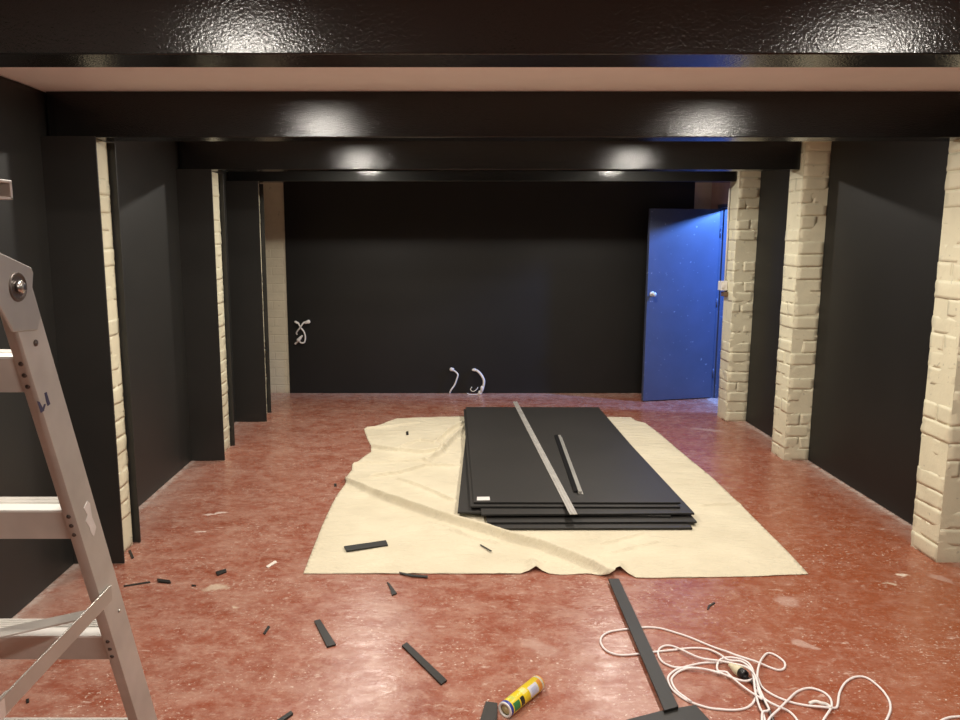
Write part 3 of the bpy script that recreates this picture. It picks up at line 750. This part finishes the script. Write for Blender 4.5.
R2 = rail(LXL, 1, ry, .070, zt_)
near = lambda z: .58+(z/1.66)*.50
R3 = rail(LX-.004, -1, near, .060, 1.655)
R4 = rail(LXL+.004, 1, near, .060, 1.655)
for xo, yf_ in ((LX-.011, ry), (LXL+.011, ry), (LX-.015, near), (LXL+.015, near)):
    mb = MB(); yy_ = yf_(.02)
    mb.box(xo-.018, xo+.018, yy_-.006, yy_+.078, 0, .035); lp(mb, 'foot', M['rubber'], .004)
for zt in (1.408, 1.113, .814, .522, .228):
    yf_ = ry(zt)+.0036; xa, xb = LXL+.004, LX+FL_(zt)-.004
    mb = MB(); q_ = yf_+.063*kk
    mb.extrude([(xa, yf_, zt-.001), (xa, q_, zt-.063), (xa, q_+.003, zt-.063), (xa, yf_+.003, zt-.001)], (xb-xa, 0, 0))      # riser
    mb.box(xa, xb, yf_+.030, yf_+.066, zt-.004, zt-.0005)
    mb.box(xa, xb, yf_+.063, yf_+.066, zt-.03, zt-.004)
    for j in range(4): mb.box(xa, xb, yf_+.036+j*.008, yf_+.040+j*.008, zt-.0005, zt+.002)     # grip ridges
    tr = lp(mb, 'tread', M['alu_dull'], .0006)
    mb = MB(); mb.box(xa, xb, yf_-.0005, yf_+.030, zt-.004, zt)
    t_ = mb.build('tread_nosing', M['alu_sheen'], None); t_.parent = tr  # front of the tread top lightened to stand for its specular shine
    for xs2 in (LX+FL_(zt)-.0115, LXL+.0115):
        for j in range(3):
            zz_ = zt-.012-j*.020
            mt = Matrix.Rotation(PI/2, 4, 'X'); mt.translation = (xs2, ry(zz_)+.0005, zz_)
            mb = MB(); mb.lathe([(.0005, 0), (.0042, 0), (.0038, .0018), (.002, .0028), (.0003, .003)], 10, mt)
            r__ = mb.build('rivet', M['steel'], None, recalc=True); r__.parent = tr; r__.location = (0, 0, 0)
# top tread of the near section, just inside the left edge of the photo
mb = MB(); mb.box(LXL-.01, LX+.032, 1.065, 1.118, 1.652, 1.656); mb.box(LXL-.01, LX+.032, 1.112, 1.118, 1.652, 1.676); mb.box(LXL-.01, LX+.032, 1.045, 1.118, 1.676, 1.680)
lp(mb, 'top_tread', M['alu_sheen'], .0008)
# hinge plate with bolt
hx = LX+.0005
pp = [(-8, 246), (2, 253.5), (31.5, 267.5), (33.5, 273), (32.5, 290), (41, 316), (38, 330), (14, 332), (-9, 290)]
q3 = [PX(u, v, hx+.004) for u, v in pp]
mb = MB(); mb.extrude([Vector((hx, q.y, q.z)) for q in q3], (.004, 0, 0)); hp = lp(mb, 'hinge_plate', M['alu'], .0012)
bc = PX(19, 287, hx+.006)
mt = Matrix.Rotation(PI/2, 4, 'Y'); mt.translation = (hx+.0040, bc.y, bc.z)
mb = MB(); mb.lathe([(.0005, 0), (.0235, 0), (.0225, .002), (.020, .0022), (.0195, .0012), (.015, .0012), (.0005, .0012)], 26, mt); w_ = mb.build('washer', M['steel'], None, recalc=True); w_.parent = hp
mt = Matrix.Rotation(PI/2, 4, 'Y'); mt.translation = (hx+.0052, bc.y, bc.z)
mb = MB(); mb.lathe([(.0005, 0), (.0105, 0), (.0105, .006), (.009, .0075), (.0005, .0078)], 6, mt); w_ = mb.build('bolt', M['steel_bright'], None, recalc=True); w_.parent = hp
# rivets, marks and stickers on the rail
def web_disc(u, v, r, mat, name, par=None):
    c_ = PX(u, v, LX+.001); fx = LX+FL_(c_.z); c_ = PX(u, v, fx); mt = Matrix.Rotation(PI/2, 4, 'Y'); mt.translation = (fx, c_.y, c_.z)
    mb = MB(); mb.lathe([(.0005, 0), (r, 0), (r*.85, .002), (r*.4, .003), (.0004, .0031)], 12, mt); o = mb.build(name, mat, None, recalc=True); o.parent = R1; return o
web_disc(35.5, 343, .006, M['steel'], 'rivet'); web_disc(104, 598, .0055, M['steel'], 'rivet'); web_disc(119, 611, .0035, M['steel_bright'], 'rivet')
def web_patch(px, mat, name, label):
    mb = MB(); q3 = [PX(u, v, LX+.0003) for u, v in px]
    mb.extrude([Vector((LX+FL_(q.z)+.0001, q.y, q.z)) for q in q3], (.0006, 0, 0)); o = mb.build(name, mat, None); o.parent = R1; o['label'] = label; return o
web_patch([(80.5, 508), (84, 501), (86.5, 503), (88.5, 517), (92.5, 527), (90, 536.5), (87.5, 533), (86, 527), (82, 521), (84, 515)], M['sticker'], 'sticker', 'torn white sticker')
web_patch([(43, 393), (45, 392), (47, 399), (48.5, 404), (46, 406), (44.5, 401)], M['blue_ink'], 'ink_mark', 'dark blue pen mark')
web_patch([(35.5, 401), (38, 402), (41, 408), (42.5, 404), (44, 404), (42, 411), (39, 413)], M['blue_ink'], 'ink_mark', 'dark blue pen mark')
# spreader bars
pa = Vector((LX+.0125, 1.372, .905)); pb = Vector((LX+.004, near(.9)+.03, .898))
mb = MB(); mb.bar(pa, pb, .032, .003); lp(mb, 'spreader_bar', M['alu'], .0008)
mb = MB(); mb.bar(Vector((LXL-.004, 1.372, .905)), Vector((LXL-.004, near(.9)+.03, .898)), .024, .003); lp(mb, 'spreader_bar', M['alu'], .0008)
mb = MB(); q = Vector((LX+.004, 1.012, .898)); mb.bar(q-Vector((0, .03, 0)), q+Vector((0, .03, 0)), .034, .008); lp(mb, 'spreader_joint', M['alu_sheen'], .003)
mb = MB(); mb.bar(Vector((LX-.018, 1.352, .872)), Vector((LXL+.003, 1.17, .862)), .004, .034); lp(mb, 'cross_stay', M['alu_dull'], .0008)

# ------------------------------------------------------------------ light
def downlight(x, y, power, col=(1., .93, .83), size=.11):
    l = bpy.data.lights.new('downlight', 'AREA'); l.shape = 'DISK'; l.size = size; l.energy = power; l.color = col
    o = bpy.data.objects.new('downlight', l); COL.objects.link(o); o.location = (x, y, zc-.035); return o
PWR = 21.
for y in (-.55, 1.18, 2.77, 4.45, 5.98):  # pair behind the camera is added, unseen, to light the ladder's front
    for x in (-.69, 1.434): downlight(x, y, PWR)
l = bpy.data.lights.new('hall_light', 'AREA'); l.shape = 'DISK'; l.size = .12; l.energy = 100; l.color = (.13, .33, 1.)
o = bpy.data.objects.new('hall_light', l); COL.objects.link(o); o.location = (3.25, 6.44, 2.03)
o.rotation_euler = (Vector((2.2, 7.0, .6))-Vector(o.location)).to_track_quat('-Z', 'Y').to_euler()

w = bpy.data.worlds.new('world'); w.use_nodes = True; SC.world = w
w.node_tree.nodes['Background'].inputs[0].default_value = (.8, .85, 1, 1); w.node_tree.nodes['Background'].inputs[1].default_value = .02

# ------------------------------------------------------------------ camera
cam = bpy.data.cameras.new('camera'); co = bpy.data.objects.new('camera', cam); COL.objects.link(co)
co.location = (0, 0, H); co.rotation_euler = (PI/2-PT, 0, 0)
cam.sensor_width = 36; cam.lens = 36*F/960; cam.shift_x = (480-CX)/960; cam.shift_y = -(360-CY)/960
cam.clip_start = .02
SC.camera = co
SC.view_settings.view_transform = 'Standard'; SC.view_settings.look = 'None'; SC.view_settings.exposure = 0.
